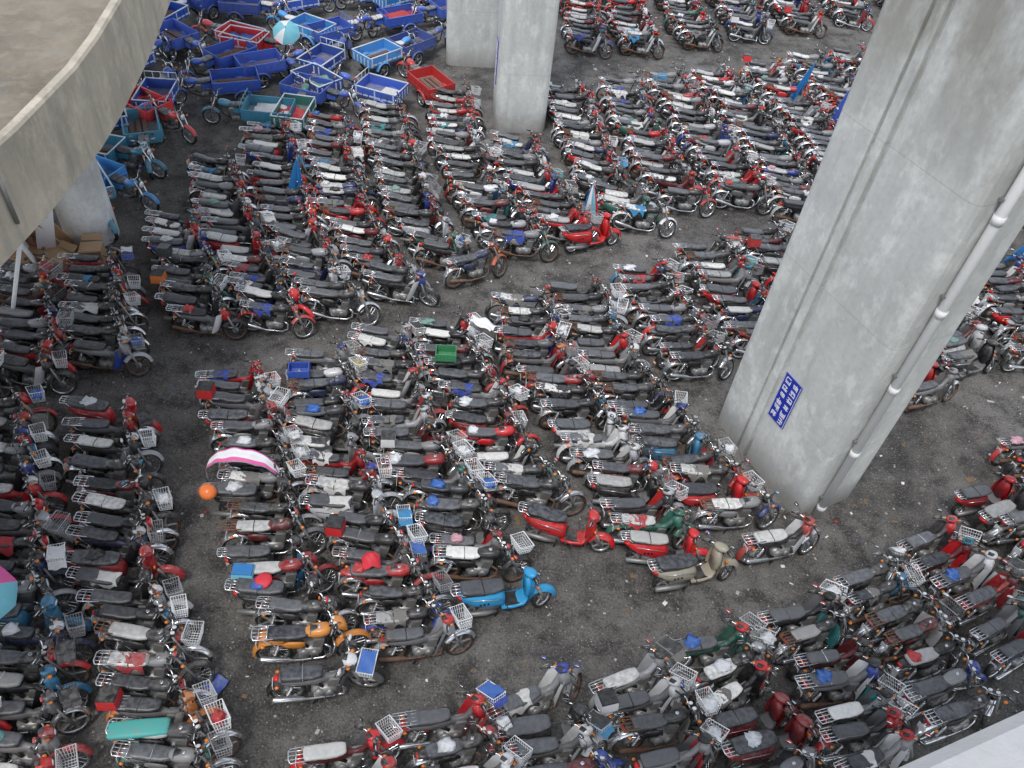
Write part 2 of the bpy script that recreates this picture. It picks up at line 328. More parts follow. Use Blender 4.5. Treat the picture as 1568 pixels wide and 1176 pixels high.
def make_cub(rng):
    b=MB(); rust=rng.random()<.3
    tk=rng.choice(['paint','dark_paint','dark_paint','dark_paint','grey_plastic'])
    wheel(b,(-.6,0,.29),.29,.042,rng.random()<.75,rust)
    b.fender((-.6,0,.29),.33,30,190,.07,'paint' if rng.random()<.3 else 'black')
    engine(b,.3,.02); exhaust(b,-1,.24,.36,'rust' if rust else 'chrome',.33); shocks(b,.58); chain(b)
    b.loft([(-.72,.66,.05,.03),(-.62,.64,.11,.07),(-.35,.61,.13,.1),(-.1,.58,.115,.1),(.0,.56,.07,.08),(.12,.52,.05,.07),(.24,.56,.055,.08),(.34,.7,.06,.1),(.38,.82,.05,.08)],tk,12,2.6)
    seat(b,-.66,.0,.74,rng,rng.random()<.4,.128)
    b.loft([(-.77,.67,.04,.03),(-.73,.67,.06,.035),(-.69,.67,.06,.035)],'lamp_red',8,3); b.box((-.8,0,.52),(.01,.15,.11),'white_plastic')
    for s_ in(-1,1): b.blob((-.72,s_*.14,.62),(.035,.03,.025),'lamp_orange',0,0,8,5)
    if rng.random()<.85: rack(b,-.5,-.88-rng.random()*.05,.785,.125,'rust' if rng.random()<.15 else 'chrome')
    sm=rng.choice(['paint','paint','trim','white_plastic','grey_plastic','dark_paint'])
    for s_ in(-1,1):
        def fn(u,v):
            y=s_*(.06+.2*u*(1-.25*v)); z=.28+.55*v
            return (.30+.14*v-.13*u*u-.05*(1-v),y,z)
        b.grid(fn,5,6,sm)
    stand(b)
    steer(b,rng.choice(STEER))
    wheel(b,(.63,0,.29),.29,.04,rng.random()<.75,rust)
    b.fender((.63,0,.29),.33,10,150,.07,rng.choice(['paint','paint','dark_paint','chrome']),10,.07)
    for s_ in(-1,1): b.tube([(.63,s_*.085,.29),(.55,s_*.085,.52),(.43,s_*.06,.9)],[.026,.026,.02],'alloy',8)
    b.loft([(.34,.78,.06,.1),(.42,.76,.11,.17),(.5,.74,.09,.14),(.55,.72,.04,.06)],rng.choice(['paint','paint','dark_paint']),12,2.4)
    b.loft([(.33,1.0,.05,.03),(.37,1.0,.11,.05),(.45,.98,.11,.07),(.52,.96,.085,.065),(.535,.96,.06,.05)],rng.choice(['paint','paint','trim','black']),12,2.5)
    b.loft([(.532,.96,.065,.05),(.55,.96,.03,.025)],'glass',10,2.2)
    b.loft([(.33,1.045,.05,.01),(.40,1.05,.06,.012)],'black',8,3)
    for s_ in(-1,1): b.blob((.44,s_*.14,.97),(.035,.04,.03),'lamp_orange',0,0,8,5)
    handlebar(b,.39,.98,rng,.32,.05)
    if rng.random()<.6:
        basket(b,.58,.76,rng); b.tube([(.5,.06,.8),(.6,.06,.76)],.008,'steel',4); frontbag(b,rng,.7,.88)
        if rng.random()<.12: b.grid(lambda u,v:(.59+.25*u,(v-.5)*.37,.985+.02*math.sin(u*5+v*8)),5,5,'bag')
    b.X=Matrix()
    if rng.random()<.18: aprons(b,rng,.33,.5)
    extras(b,rng,.74,-.66,-.02)
    return b
def make_scooter(rng,pm='paint',long=False):
    b=MB(); R=.23
    wheel(b,(-.58,0,R),R,.055,False)
    b.loft([(-.86,.64,.05,.04),(-.8,.62,.12,.1),(-.62,.56,.18,.17),(-.35,.5,.19,.21),(-.12,.46,.17,.2),(-.04,.42,.13,.15)],pm,16,2.6)
    b.loft([(-.9,.63,.05,.03),(-.85,.63,.1,.045),(-.8,.62,.11,.045)],'lamp_red',10,3)
    seat(b,-.82,-.06,.76,rng,True,.15)
    b.loft([(-.1,.25,.17,.04),(.1,.24,.18,.035),(.3,.26,.17,.04),(.38,.34,.14,.06)],'grey_plastic' if pm=='paint' else pm,12,4)
    b.box((.12,0,.283),(.3,.28,.008),'black')
    b.loft([(-.5,.22,.1,.08),(-.3,.22,.12,.1),(-.1,.2,.08,.07)],'alloy',8,3)
    b.tube([(-.2,-.15,.2),(-.4,-.18,.24),(-.85,-.19,.3)],[.03,.055,.05],'steel',8)
    for s_ in (-1,1):
        for k in range(3): b.box((-.5+.07*k,s_*.19,.5),(.035,.012,.05),'black')
        b.loft([(-.7,.63,.006,.012,s_*.165),(-.3,.6,.006,.014,s_*.192),(-.1,.54,.006,.012,s_*.175)],'chrome',6,2)
    def fn(u,v):
        a=(u-.5)*2; w=.21+.05*math.sin(v*3.1)-.06*v
        return (.36+.10*(1-a*a)+.06*v-.02,a*w,.3+.58*v)
    b.grid(fn,10,8,pm)
    b.loft([(.34,.62,.13,.26),(.40,.62,.16,.28),(.47,.6,.12,.22),(.52,.56,.05,.1)],pm,14,2.4)
    b.fender((.66,0,R),.285,0,170,.085,pm,10,.08)
    rack(b,-.7,-1.0,.8,.12)
    stand(b)
    steer(b,rng.choice([.5,.35,.2]))
    wheel(b,(.66,0,R),R,.05,False)
    for s_ in(-1,1): b.tube([(.66,s_*.08,R),(.52,s_*.08,.55)],.028,'steel',8)
    b.loft([(.32,.96,.06,.04),(.37,.97,.15,.06),(.45,.95,.15,.075),(.51,.93,.1,.06),(.53,.92,.05,.03)],pm,14,2.5)
    b.loft([(.52,.925,.08,.035),(.54,.92,.04,.02)],'glass',10,2.2)
    for s_ in(-1,1): b.loft([(.47,.62,.03,.03,s_*.1),(.5,.62,.04,.03,s_*.1)],'lamp_orange',8,2.5)
    handlebar(b,.38,.96,rng,.33,.05)
    if pm=='paint' and rng.random()<.5: basket(b,.55,.72,rng)
    b.X=Matrix()
    if pm=='paint': extras(b,rng,.76,-.8,-.06)
    return b
rng=random.Random(21)
VB=[];VN=[]
def reg(n,b,mn): (VB if b.bk else VN).append((n,b.mesh(mn)))
for i in range(28): reg('motorcycle',make_commuter(rng),'motorcycle_body')
for i in range(28): reg('motorcycle',make_cub(rng),'motorcycle_underbone')
for i in range(6): reg('motor_scooter',make_scooter(rng),'motor_scooter_body')
PAINT=[((.58,.013,.02),31),((.32,.012,.018),9),((.018,.018,.021),22),((.02,.05,.28),6),((.03,.19,.34),4),((.02,.13,.09),2),((.46,.47,.49),13),((.76,.76,.76),8),((.12,.12,.13),8),((.65,.2,.03),1)]
def pcol():
    t=rng.random()*sum(w for _,w in PAINT)
    for c,w in PAINT:
        t-=w
        if t<0: return c
    return c
BASK={'A':.6,'B':.5,'C':.33,'D':.18,'E':.12,'F':.58,'G':.4}
def put_bike(x,y,h,blk):
    n,me=rng.choice(VB if rng.random()<BASK[blk] else VN)
    o=obj(n,me,(x,y,0),(-rng.uniform(.04,.2),0,math.radians(h)))
    c=pcol()
    wp=.26 if blk in 'DE' else .2
    a=(rng.uniform(.35,1.) if rng.random()<wp else rng.uniform(0,.05))
    k=rng.uniform(.7,1.2); o.color=(c[0]*k,c[1]*k,c[2]*k,a)
    sc=rng.uniform(.89,1.0); o.scale=(sc,sc*.92,sc*.98)
    return o
# parking rows: heading in degrees, then the row's centre line in centimetres
ROWS="""A1:4:-965,959 -912,869 -770,615 -630,388 -580,306
A2:4:-772,989 -692,825 -613,672 -555,583 -498,492 -443,410 -393,326
A0:4:-1128,933 -905,597 -745,357
B1:2:-1118,1354 -973,1064
B0:2:-1249,1306 -1092,1026
B2:2:-1000,1424 -919,1276 -835,1125
C1:6:-561,1122 -522,1028 -482,933 -441,847 -405,780 -371,705 -322,637 -290,596
C2:6:-408,1206 -349,1037 -304,928 -255,829 -209,753 -161,682 -85,586
C3:6:-292,1298 -263,1220 -222,1111 -169,997 -125,923 -72,855 -27,777 5,748
C4:6:-152,1344 -116,1244 -61,1137 -11,1038 42,947 70,913
C5:6:-3,1450 35,1333 93,1219 152,1115 194,1035 245,961 293,877 316,830
C6:9:134,1523 183,1380 235,1282 290,1174 354,1076 408,1000 476,917
C7:10:296,1630 348,1501 388,1393 424,1273 444,1179
C8:10:463,1743 520,1632 568,1493 612,1366
C9:11:631,1847 694,1691
D0:1:-884,1619 -810,1485 -740,1376 -659,1278
D1:1:-858,1869 -771,1685 -667,1513 -601,1401 -540,1321
D2:1:-773,2101 -703,1919 -611,1717 -515,1542 -458,1440 -414,1384
D3:1:-628,2173 -556,1952 -465,1747 -369,1570 -285,1464
D4:1:-467,2272 -410,2054 -339,1866 -239,1676 -186,1592
D5:1:-299,2418 -245,2166 -160,1936 -73,1782 7,1674
D6:1:-81,2184 2,1971 63,1855 100,1796
D7:1:62,2553 145,2216 205,2014 303,1879
D8:1:258,2625 307,2372 378,2120 453,1966
D9:1:407,2721 479,2455 559,2196 609,2038
D10:1:574,2813 658,2541 727,2270 782,2001
D11:1:759,2903 830,2673 911,2389 960,2139
D12:1:942,3004 1028,2770 1143,2402 1207,2122
D13:1:1121,3107 1249,2824 1367,2452 1423,2132
E0:2:0,3784 99,3241 143,2927
E1:2:200,3933 280,3360 336,3008
E2:2:412,4091 498,3493 563,3116
E3:2:631,4166 721,3560 777,3236
E4:2:888,4253 951,3629 991,3371
E5:2:1153,4344 1217,3710 1230,3505
E6:2:1427,4437 1492,3793 1494,3581
F0:16:-187,411 -153,343
F1:20:-27,472 5,414 35,364
F2:20:97,527 129,446 171,378
F3:21:266,579 290,514 326,431
F4:21:389,644 438,551 475,447
F5:21:543,717 596,613 639,475
F6:22:678,811 738,699 785,561
F7:22:825,914 889,818 937,688
F8:23:976,1050 1038,965 1085,831
F9:23:1105,1189 1173,1079
G0:19:909,1352 947,1327
G1:19:1054,1652 1088,1445
G2:19:1262,1824 1237,1470
G3:19:1469,1951 1408,1544"""
PB=[((5.86,11.33),-60.6,2.85,1.5),((-.82,24.5),8,1.6,2.0),((-2.85,28.6),8,1.8,1.8),((-10.85,16.0),0,1.3,1.3)]
def in_pillar(x,y,mg=.7):
    for (cx,cy),a,w,d in PB:
        a=math.radians(a); dx,dy=x-cx,y-cy
        lx=dx*math.cos(a)+dy*math.sin(a); ly=-dx*math.sin(a)+dy*math.cos(a)
        if abs(lx)<w/2+mg and abs(ly)<d/2+mg: return True
    return False
for line in ROWS.split('\n'):
    k,hd,pp=line.split(':'); hd=float(hd)
    W=[Vector((float(q.split(',')[0])/100,float(q.split(',')[1])/100)) for q in pp.split()]
    d=0.; i=0; seg=(W[1]-W[0]).length; off=rng.uniform(-.1,.1); hj=0.
    while True:
        while d>seg and i<len(W)-2: d-=seg; i+=1; seg=(W[i+1]-W[i]).length
        if d>seg: break
        hj=.6*hj+rng.gauss(0,3.4)
        q=W[i].lerp(W[i+1],d/seg); off=.55*off+rng.uniform(-.13,.13)
        x=q.x+off*math.cos(math.radians(hd)); y=q.y+off*math.sin(math.radians(hd))
        if not in_pillar(x,y): put_bike(x,y,hd+hj+rng.gauss(0,2.8),k[0])
        d+=rng.uniform(.34,.45)*(1.06 if k[0]=='F' else 1.)+(.2 if rng.random()<.03 else 0)
# ------------------------------------------------------------------ cargo tricycles
def make_trike(rng):
    b=MB(); L=1.55;W=.52;z0=.52;hh=.32; x0=-1.45;x1=x0+L
    b.box(((x0+x1)/2,0,z0),(L,2*W,.04),'bed_floor')
    for s_ in(-1,1):
        b.box(((x0+x1)/2,s_*W,z0+hh/2+.022),(L,.03,hh),'bed_paint')
        b.tube([(x0,s_*W,z0+hh+.045),(x1,s_*W,z0+hh+.045)],.024,'bed_rail',6)
        for i in range(7):
            x=x0+.06+i*(L-.12)/6; b.box((x,s_*(W+.025),z0+hh/2+.02),(.045,.02,hh-.02),'bed_rail' if i%3==0 else 'bed_paint')
        b.box(((x0+x1)/2,s_*(W+.024),z0+.1),(L-.02,.012,.05),'bed_rail')
        b.fender((-.85,s_*.5,.28),.34,10,170,.09,'bed_paint'); wheel(b,(-.85,s_*.5,.27),.27,.06,False)
    for x in(x0,x1):
        b.box((x,0,z0+hh/2+.022),(.03,2*W-.032,hh),'bed_paint'); b.tube([(x,-W,z0+hh+.045),(x,W,z0+hh+.045)],.02,'bed_rail',6)
    for i in range(5): b.box((x0-.022,-W+.12+i*(2*W-.24)/4,z0+hh/2),(.014,.05,hh-.06),'bed_rail')
    if rng.random()<.6: 
        b.tube([(x1,-W,z0+hh),(x1,-W,z0+hh+.28),(x1,W,z0+hh+.28),(x1,W,z0+hh)],.016,'bed_rail',6)
        for i in range(3): b.tube([(x1,-W*.5+i*W*.5,z0+hh),(x1,-W*.5+i*W*.5,z0+hh+.28)],.012,'bed_rail',5)
    b.tube([(-.85,-.5,.27),(-.85,.5,.27)],.035,'black',8)
    for s_ in(-1,1):
        b.tube([(x0+.1,s_*.3,z0-.05),(x1,s_*.3,z0-.05),(.3,s_*.12,.4),(.7,s_*.05,.45)],.025,'black',6)
        b.box((-.35,s_*.3,.42),(.3,.06,.1),'black')
    engine(b,.38,.42)
    seat(b,.12,.6,.8,rng,False,.15); b.box((.3,0,.66),(.34,.26,.2),'paint',.9)
    b.loft([(.55,.78,.05,.05),(.6,.8,.11,.09),(.78,.83,.135,.105),(.92,.84,.1,.09),(.98,.84,.04,.04)],'paint',14,2.5)
    b.tube([(1.0,0,.88),(.85,0,.4),(.5,0,.22)],.025,'black',6)
    ax=Vector((-.42,0,1)).normalized(); T=Matrix.Translation((1.02,0,.98)); b.X=T@Matrix.Rotation(rng.uniform(-.5,.5),4,ax)@T.inverted()
    wheel(b,(1.28,0,.3),.3,.05,True)
    b.fender((1.28,0,.3),.345,15,150,.075,'paint')
    for s_ in(-1,1):
        b.tube([(1.28,s_*.1,.3),(1.18,s_*.1,.6),(1.03,s_*.1,1.0)],[.03,.028,.02],'chrome',8)
        b.blob((1.1,s_*.22,.84),(.035,.035,.03),'lamp_orange',0,0,8,5)
    b.lathe((1.12,0,.88),[(.03,-.09),(.08,-.06),(.1,.0),(.1,.03)],'black',14,'x',False); b.lathe((1.12,0,.88),[(.095,.03),(.07,.055),(.001,.062)],'glass',14,'x',False)
    handlebar(b,.98,1.02,rng,.36,.1)
    b.X=Matrix()
    r=rng.random()
    if r<.25: b.blob((-.9,.1,z0+.15),(.4,.3,.14),'bag',.4,rng.random()*9,16,10)
    elif r<.4: b.box((-1.,0,z0+.1),(.6,.5,.16),'cloth',.95)
    elif r<.55:
        for i in range(3): b.box((-.7,-.3+i*.2,z0+.06+.01*i),(1.2,.14,.03),'rust')
    elif r<.85:
        sd=rng.random()*9; l0=rng.uniform(.7,1.4); mt=rng.choice(['bag','white_plastic','bag']); b.grid(lambda u,v:(-1.4+l0*u,(v-.5)*.95,z0+.14+.14*noise.noise(Vector((u*4+sd,v*4,0)))),14,12,mt)
    return b
TV=[make_trike(rng).mesh('cargo_tricycle_body') for _ in range(12)]
TC=dict(BL=(.016,.075,.40),TE=(.02,.20,.31),RD=(.52,.018,.02),LB=(.03,.22,.52),GR=(.03,.13,.11))
TR="""-1118,2122,-27,RD -1103,1976,-63,TE -1147,1890,-6,TE -1101,1759,-19,LB -1208,2081,34,BL -1166,2273,96,BL -1300,2455,65,BL -1109,2690,164,RD -969,2640,-7,RD -1022,2330,-155,BL -877,2198,-177,TE -743,2270,89,GR -1074,2485,-125,BL -776,2458,143,BL -576,2426,164,BL -413,2539,130,RD -543,2702,52,LB -729,2623,71,BL -880,2525,36,BL -1066,2925,4,BL -894,2820,155,LB -732,2831,46,BL -611,2938,-143,BL -447,2816,52,BL -905,3050,39,BL -751,3139,-152,BL -583,3189,48,LB -438,3075,-143,BL -1234,2996,60,BL -1328,2821,74,BL -1208,2586,-35,BL -1410,3006,-25,LB -1130,3221,-8,BL -930,3352,41,BL -737,3449,-8,BL -526,3479,-163,BL -1358,3288,-8,BL -1386,2615,-23,GR -445,3295,66,BL -1110,1681,-50,TE -684,2348,-15,BL"""
for t in TR.split():
    x,y,h,c=t.split(','); c=TC[c]
    o=obj('cargo_tricycle',rng.choice(TV),(float(x)/100,float(y)/100,0),(0,0,math.radians(float(h)))); k=rng.uniform(.8,1.6); g=rng.uniform(0,.06)
    o.color=(c[0]*k+g,c[1]*k+g,c[2]*k+g,rng.choice([0,.1,.8])); o.scale=(.9,)*3
# ------------------------------------------------------------------ individually parked bikes at the row ends
r2=random.Random(5)
def feat(name,mb,a,b_,col=(.02,.02,.02),sw=0.):
    o=obj(name,mb.mesh(name),((a[0]+b_[0])/2,(a[1]+b_[1])/2,0),(-.1,0,math.atan2(b_[1]-a[1],b_[0]-a[0]))); o.color=col+(sw,); o.scale=(.97,)*3; return o
feat('motor_scooter',make_scooter(r2,'red_gloss'),(.47,8.61),(2.21,8.44))
feat('motor_scooter',make_scooter(r2,'tan_gloss'),(2.94,7.74),(4.43,8.27))
feat('motor_scooter',make_scooter(r2,'sky_gloss'),(-.26,6.86),(.92,7.24))
feat('motorcycle',make_commuter(r2),(-3.39,5.62),(-2.06,5.92),(.75,.27,.03))
feat('motorcycle',make_cub(r2),(-2.96,5.04),(-1.77,5.34),(.1,.1,.1))
feat('motorcycle',make_commuter(r2),(-1.76,15.54),(-.64,16.27),(.6,.09,.02))
feat('motor_scooter',make_scooter(r2,'red_gloss'),(1.04,17.53),(2.27,18.18))
feat('motorcycle',make_cub(r2),(4.75,8.55),(6.0,9.0),(.40,.05,.04),.7)
# ------------------------------------------------------------------ concrete
def concrete(name,base=(.40,.40,.37),seam=1.5,streak=1.,dark=.62,hi_amt=.8):
    m=NT(name,.85); co=m.world()
    n1=m.noise(m.world((1,1,.45)),.8,5.,.65); n2=m.noise(m.world((3,3,.22)),1.,3.,.6); n3=m.noise(co,9.,5.,.7); n4=m.noise(m.world((1,1,.6)),2.6,4.,.7)
    c=m.mix(m.ramp(n1,[(.38,0.),(.66,.8)]),base,tuple(q*dark for q in base))
    c=m.mix(m.ramp(n4,[(.50,0.),(.64,.5)]),c,tuple(min(1,q*1.3) for q in base))
    c=m.mix(m.math('MULTIPLY',m.ramp(n2,[(.52,0.),(.72,.5)]),streak),c,(.23,.22,.18))
    c=m.mix(m.ramp(n3,[(.45,.0),(.72,.25)]),c,(.27,.27,.25))
    sp=m.n('ShaderNodeSeparateXYZ'); m.l(co,sp.inputs[0]); z=sp.outputs['Z']
    if seam:
        fr=m.math('FRACT',m.math('DIVIDE',m.math('ADD',z,.8),seam)); ln=m.math('LESS_THAN',fr,.014/seam)
        c=m.mix(m.math('MULTIPLY',ln,.3),c,(.17,.17,.15))
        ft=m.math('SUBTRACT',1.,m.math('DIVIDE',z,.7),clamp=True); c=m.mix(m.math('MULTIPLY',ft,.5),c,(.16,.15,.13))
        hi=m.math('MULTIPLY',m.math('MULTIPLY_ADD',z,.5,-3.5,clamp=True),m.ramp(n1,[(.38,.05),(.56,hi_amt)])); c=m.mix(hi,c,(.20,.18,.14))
    m.base(c); m.bump(m.math('ADD',n3,m.math('MULTIPLY',m.noise(co,50.,2.),.5)),.35,.012); M[name]=m.mat
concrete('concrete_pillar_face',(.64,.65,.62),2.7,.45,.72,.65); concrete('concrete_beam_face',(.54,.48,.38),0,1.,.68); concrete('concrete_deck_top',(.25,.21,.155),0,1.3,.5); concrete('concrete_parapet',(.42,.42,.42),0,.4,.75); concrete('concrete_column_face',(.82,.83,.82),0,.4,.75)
def pillar(name,c,ang,w,d,ch=.22,z1=14.,groove=None,flare=8.2,fl=1.25):
    def prof(kx,ky):
        a,b_=w/2*kx,d/2*ky; P_=[]
        def arc(cx,cy,a0):
            for i in range(5): t=math.radians(a0+22.5*i); P_.append((cx+ch*math.cos(t),cy+ch*math.sin(t)))
        arc(-a+ch,-b_+ch,180)
        if groove is not None:
            g=groove
            for gx,dy in((g-.17,0),(g-.165,.06),(g-.09,.06),(g-.085,-.02),(g+.085,-.02),(g+.09,.06),(g+.165,.06),(g+.17,0)): P_.append((gx,-b_+dy))
        arc(a-ch,-b_+ch,270); arc(a-ch,b_-ch,0); arc(-a+ch,b_-ch,90)
        return P_
    V=[];Fc=[];zs=[-.1,0.,flare]+[flare+(z1-flare)*t for t in(.15,.3,.5,.75,1.)]
    for z in zs:
        t=max(0,(z-flare)/(z1-flare)); k=1+(fl-1)*t*t*1.6
        q=prof(1+(k-1)*2.,1+(k-1)*.5)
        V+=[(x,y,z) for x,y in q]; n=len(q)
    for i in range(len(zs)-1):
        for k in range(n): k2=(k+1)%n; Fc.append([i*n+k,i*n+k2,(i+1)*n+k2,(i+1)*n+k])
    Fc.append([(len(zs)-1)*n+k for k in range(n)])
    b=MB(); b.add(V,Fc,'concrete_pillar_face',False)
    return obj(name,b.mesh(name),(c[0],c[1],0),(0,0,math.radians(ang)))
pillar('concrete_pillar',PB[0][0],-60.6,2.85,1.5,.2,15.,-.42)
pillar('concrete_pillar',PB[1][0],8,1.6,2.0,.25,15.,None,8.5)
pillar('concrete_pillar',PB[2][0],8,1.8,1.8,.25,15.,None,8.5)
m=NT('sign_blue',.35); m.base((.016,.035,.38)); M['sign_blue']=m.mat
m=NT('sign_white',.4); m.base((.85,.85,.85)); M['sign_white']=m.mat
def sign(par,lx,ly,z,w,h,ang,seed):
    rg=random.Random(seed); b=MB(); b.box((0,0,0),(w,.02,h),'sign_blue')
    rows=6
    for c_ in range(2):
        for r_ in range(rows):
            cx=(-.22+.44*c_)*w; cz=h*(.40-.8*r_/(rows-1)); s_=h*.056; ww=w*.16
            hz=rg.sample([-1,-.5,0,.5,1],3)
            for k in hz: b.box((cx,-.0125,cz+k*s_),(ww*2*rg.uniform(.6,1),.004,h*.014),'sign_white')
            for k in rg.sample([-.8,-.3,.3,.8],2): b.box((cx+k*ww,-.0145,cz+rg.uniform(-.2,.2)*s_),(w*.035,.004,s_*1.9*rg.uniform(.6,1)),'sign_white')
    for sx in(-1,1): b.box((sx*(w/2-.012),-.0125,0),(.008,.004,h-.02),'sign_white')
    o=obj('blue_notice_sign',b.mesh('blue_notice_sign'),(0,0,0))
    ca=math.radians(par[1]); o.location=(par[0][0]+lx*math.cos(ca)-ly*math.sin(ca),par[0][1]+lx*math.sin(ca)+ly*math.cos(ca),z); o.rotation_euler=(0,0,ca+math.radians(ang))
sign(PB[0],.03,-.765,2.05,.46,1.15,0,1)
sign(PB[1],-.815,0.1,1.8,.5,1.3,-90,2)
sign(PB[2],-.915,0.1,2.1,.5,1.3,-90,3)
b=MB(); b.tube([(0,0,.02),(0,0,14.5)],.08,'white_plastic',14)
for z in(.3,2.,3.7,5.4,7.1,8.8): b.tube([(0,0,z-.07),(0,0,z+.07)],.09,'white_plastic',14); b.box((-.07,0,z+.3),(.1,.22,.04),'steel')
ca=math.radians(-60.6); lx,ly=1.425+.10,-.30
obj('drain_pipe',b.mesh('drain_pipe'),(PB[0][0][0]+lx*math.cos(ca)-ly*math.sin(ca),PB[0][0][1]+lx*math.sin(ca)+ly*math.cos(ca),0),(0,0,ca))
b=MB(); b.lathe((0,0,0),[(.62,-.1),(.62,2.5),(.66,2.52),(.66,2.66),(.58,2.68),(.58,4.9),(.9,5.2),(1.3,6.0),(.01,6.0)],'concrete_column_face',40,'z',False)
obj('concrete_column',b.mesh('concrete_column'),(-10.95,16.0,0))
E=[(-7.0,2.),(-6.75,6.5),(-6.66,9.0),(-6.70,10.7),(-6.82,11.7),(-7.15,13.6),(-7.74,16.31),(-8.54,19.12),(-10.5,24.),(-13.5,29.)]
b=MB()
def inward(i):
    a=Vector(E[max(i-1,0)]);c=Vector(E[min(i+1,len(E)-1)]);t=(c-a).normalized(); return Vector((-t.y,t.x))
prof=[(0,6.),(0,7.26),(.03,7.3),(.14,7.3),(.17,7.26),(.17,7.14),(7.6,7.14),(7.6,7.3),(7.9,7.3),(7.9,6.),(6.,5.9),(2.,5.9)]
V=[];Fc=[];n=len(prof)
for i,e in enumerate(E):
    q=inward(i)
    for o_,z in prof: w=Vector(e)+q*o_; V.append((w.x,w.y,z))
top=[];side=[]
for i in range(len(E)-1):
    for k in range(n):
        f=[i*n+k,i*n+(k+1)%n,(i+1)*n+(k+1)%n,(i+1)*n+k]; (top if k in(5,) else side).append(f)
b.add(V,side+[list(range(n)),[(len(E)-1)*n+k for k in range(n)]],'concrete_beam_face',False); b.add(V,top,'concrete_deck_top',False)
obj('viaduct_ramp',b.mesh('viaduct_ramp'))
d=Vector((.252,.124)).normalized(); nrm=Vector((d.y,-d.x)); e0=Vector((.676,.508)); b=MB()
V=[];prof=[(0,10.2),(0,11.68),(.02,11.7),(.3,11.7),(.32,11.68),(.32,10.7),(9,10.7),(9,10.2)]
for s_ in(-30,30):
    for o_,z in prof: w=e0+d*s_+nrm*o_; V.append((w.x,w.y,z))
n=len(prof); b.add(V,[[k,(k+1)%n,n+(k+1)%n,n+k] for k in range(n)]+[list(range(n)),[n+k for k in range(n)]],'concrete_parapet',False)
obj('bridge_parapet',b.mesh('bridge_parapet'))
# ------------------------------------------------------------------ ground
m=NT('dusty_ground',.92,0,.3); co=m.world()
big=m.noise(co,.3,4.,.65); mid=m.noise(co,1.5,5.,.75); fine=m.noise(co,24.,4.,.85)
c=m.ramp(big,[(.3,(.095,.090,.084)),(.5,(.165,.156,.144)),(.7,(.25,.238,.22))])
c=m.mix(m.ramp(mid,[(.38,.85),(.53,0.)]),c,(.048,.045,.042))
c=m.mix(m.ramp(mid,[(.56,.0),(.72,.6)]),c,(.31,.295,.27))
c=m.mix(m.ramp(fine,[(.54,0.),(.70,.55)]),c,(.38,.365,.34))
c=m.mix(m.ramp(fine,[(.34,.8),(.47,0.)]),c,(.035,.033,.031))
v1=m.n('ShaderNodeTexVoronoi'); v1.inputs['Scale'].default_value=24.; m.l(co,v1.inputs['Vector']); sx=m.n('ShaderNodeSeparateColor'); m.l(v1.outputs['Color'],sx.inputs[0])
st=m.math('MULTIPLY',m.math('LESS_THAN',v1.outputs['Distance'],.28),m.math('GREATER_THAN',sx.outputs[0],.7))
c=m.mix(m.math('MULTIPLY',st,.7),c,m.mix(sx.outputs[1],(.08,.077,.073),(.46,.445,.42)))
m.base(c); m.bump(m.math('ADD',m.math('MULTIPLY',mid,.8),m.math('ADD',m.math('MULTIPLY',fine,.8),m.math('MULTIPLY',st,.6))),.9,.04); M['dusty_ground']=m.mat
b=MB(); b.grid(lambda u,v:((u-.5)*600,(v-.5)*600,0),2,2,'dusty_ground',False); obj('ground',b.mesh('ground'))
for nm,c_ in(('stone_light',(.46,.445,.42)),('stone_dark',(.10,.097,.093)),('litter_white',(.8,.8,.78)),('litter_leaf',(.22,.14,.07)),('litter_red',(.5,.04,.03)),('litter_blue',(.04,.15,.5))): mk(nm,c_,.8,0,0)
b=MB(); rg=random.Random(3)
for i in range(12000):
    y=2.5+31*rg.random()**1.7; x=rg.uniform(-12,17); s_=rg.choice([.007,.009,.012,.016,.02,.03])*rg.uniform(.7,1.2)
    a=rg.random()*6.28; mt='stone_light' if rg.random()<.5 else 'stone_dark'
    ca,sa=math.cos(a)*s_,math.sin(a)*s_
    V=[(x+ca,y+sa,0),(x-sa*.8,y+ca*.8,0),(x-ca,y-sa,0),(x+sa*.9,y-ca*.9,0),(x+ca*.2,y+sa*.3,s_*.8),(x-ca*.3,y-sa*.2,s_*.75)]
    b.add(V,[[0,1,4],[1,5,4],[1,2,5],[2,3,5],[3,4,5],[3,0,4]],mt,False)
for i in range(1700):
    x=rg.uniform(-12,17);y=rg.uniform(2.5,34); s_=rg.uniform(.015,.045)*(2.4 if rg.random()<.1 else 1); a=rg.random()*6.28; mt=rg.choice(['litter_white','litter_leaf','litter_leaf','litter_leaf','stone_light','stone_light','stone_dark'] if rg.random()<.94 else ['litter_red','litter_blue'])
    u=Vector((math.cos(a),math.sin(a)))*s_; w=Vector((-u.y,u.x))*rg.uniform(.3,.9)
    V=[(x+u.x+w.x,y+u.y+w.y,.006),(x-u.x+w.x,y-u.y+w.y,.02*rg.random()+.006),(x-u.x-w.x,y-u.y-w.y,.006),(x+u.x-w.x,y+u.y-w.y,.02*rg.random()+.006),(x,y,.006+s_*.3)]
    b.add(V,[[0,1,4],[1,2,4],[2,3,4],[3,0,4]],mt,False)
obj('gravel_and_litter',b.mesh('gravel_and_litter'))
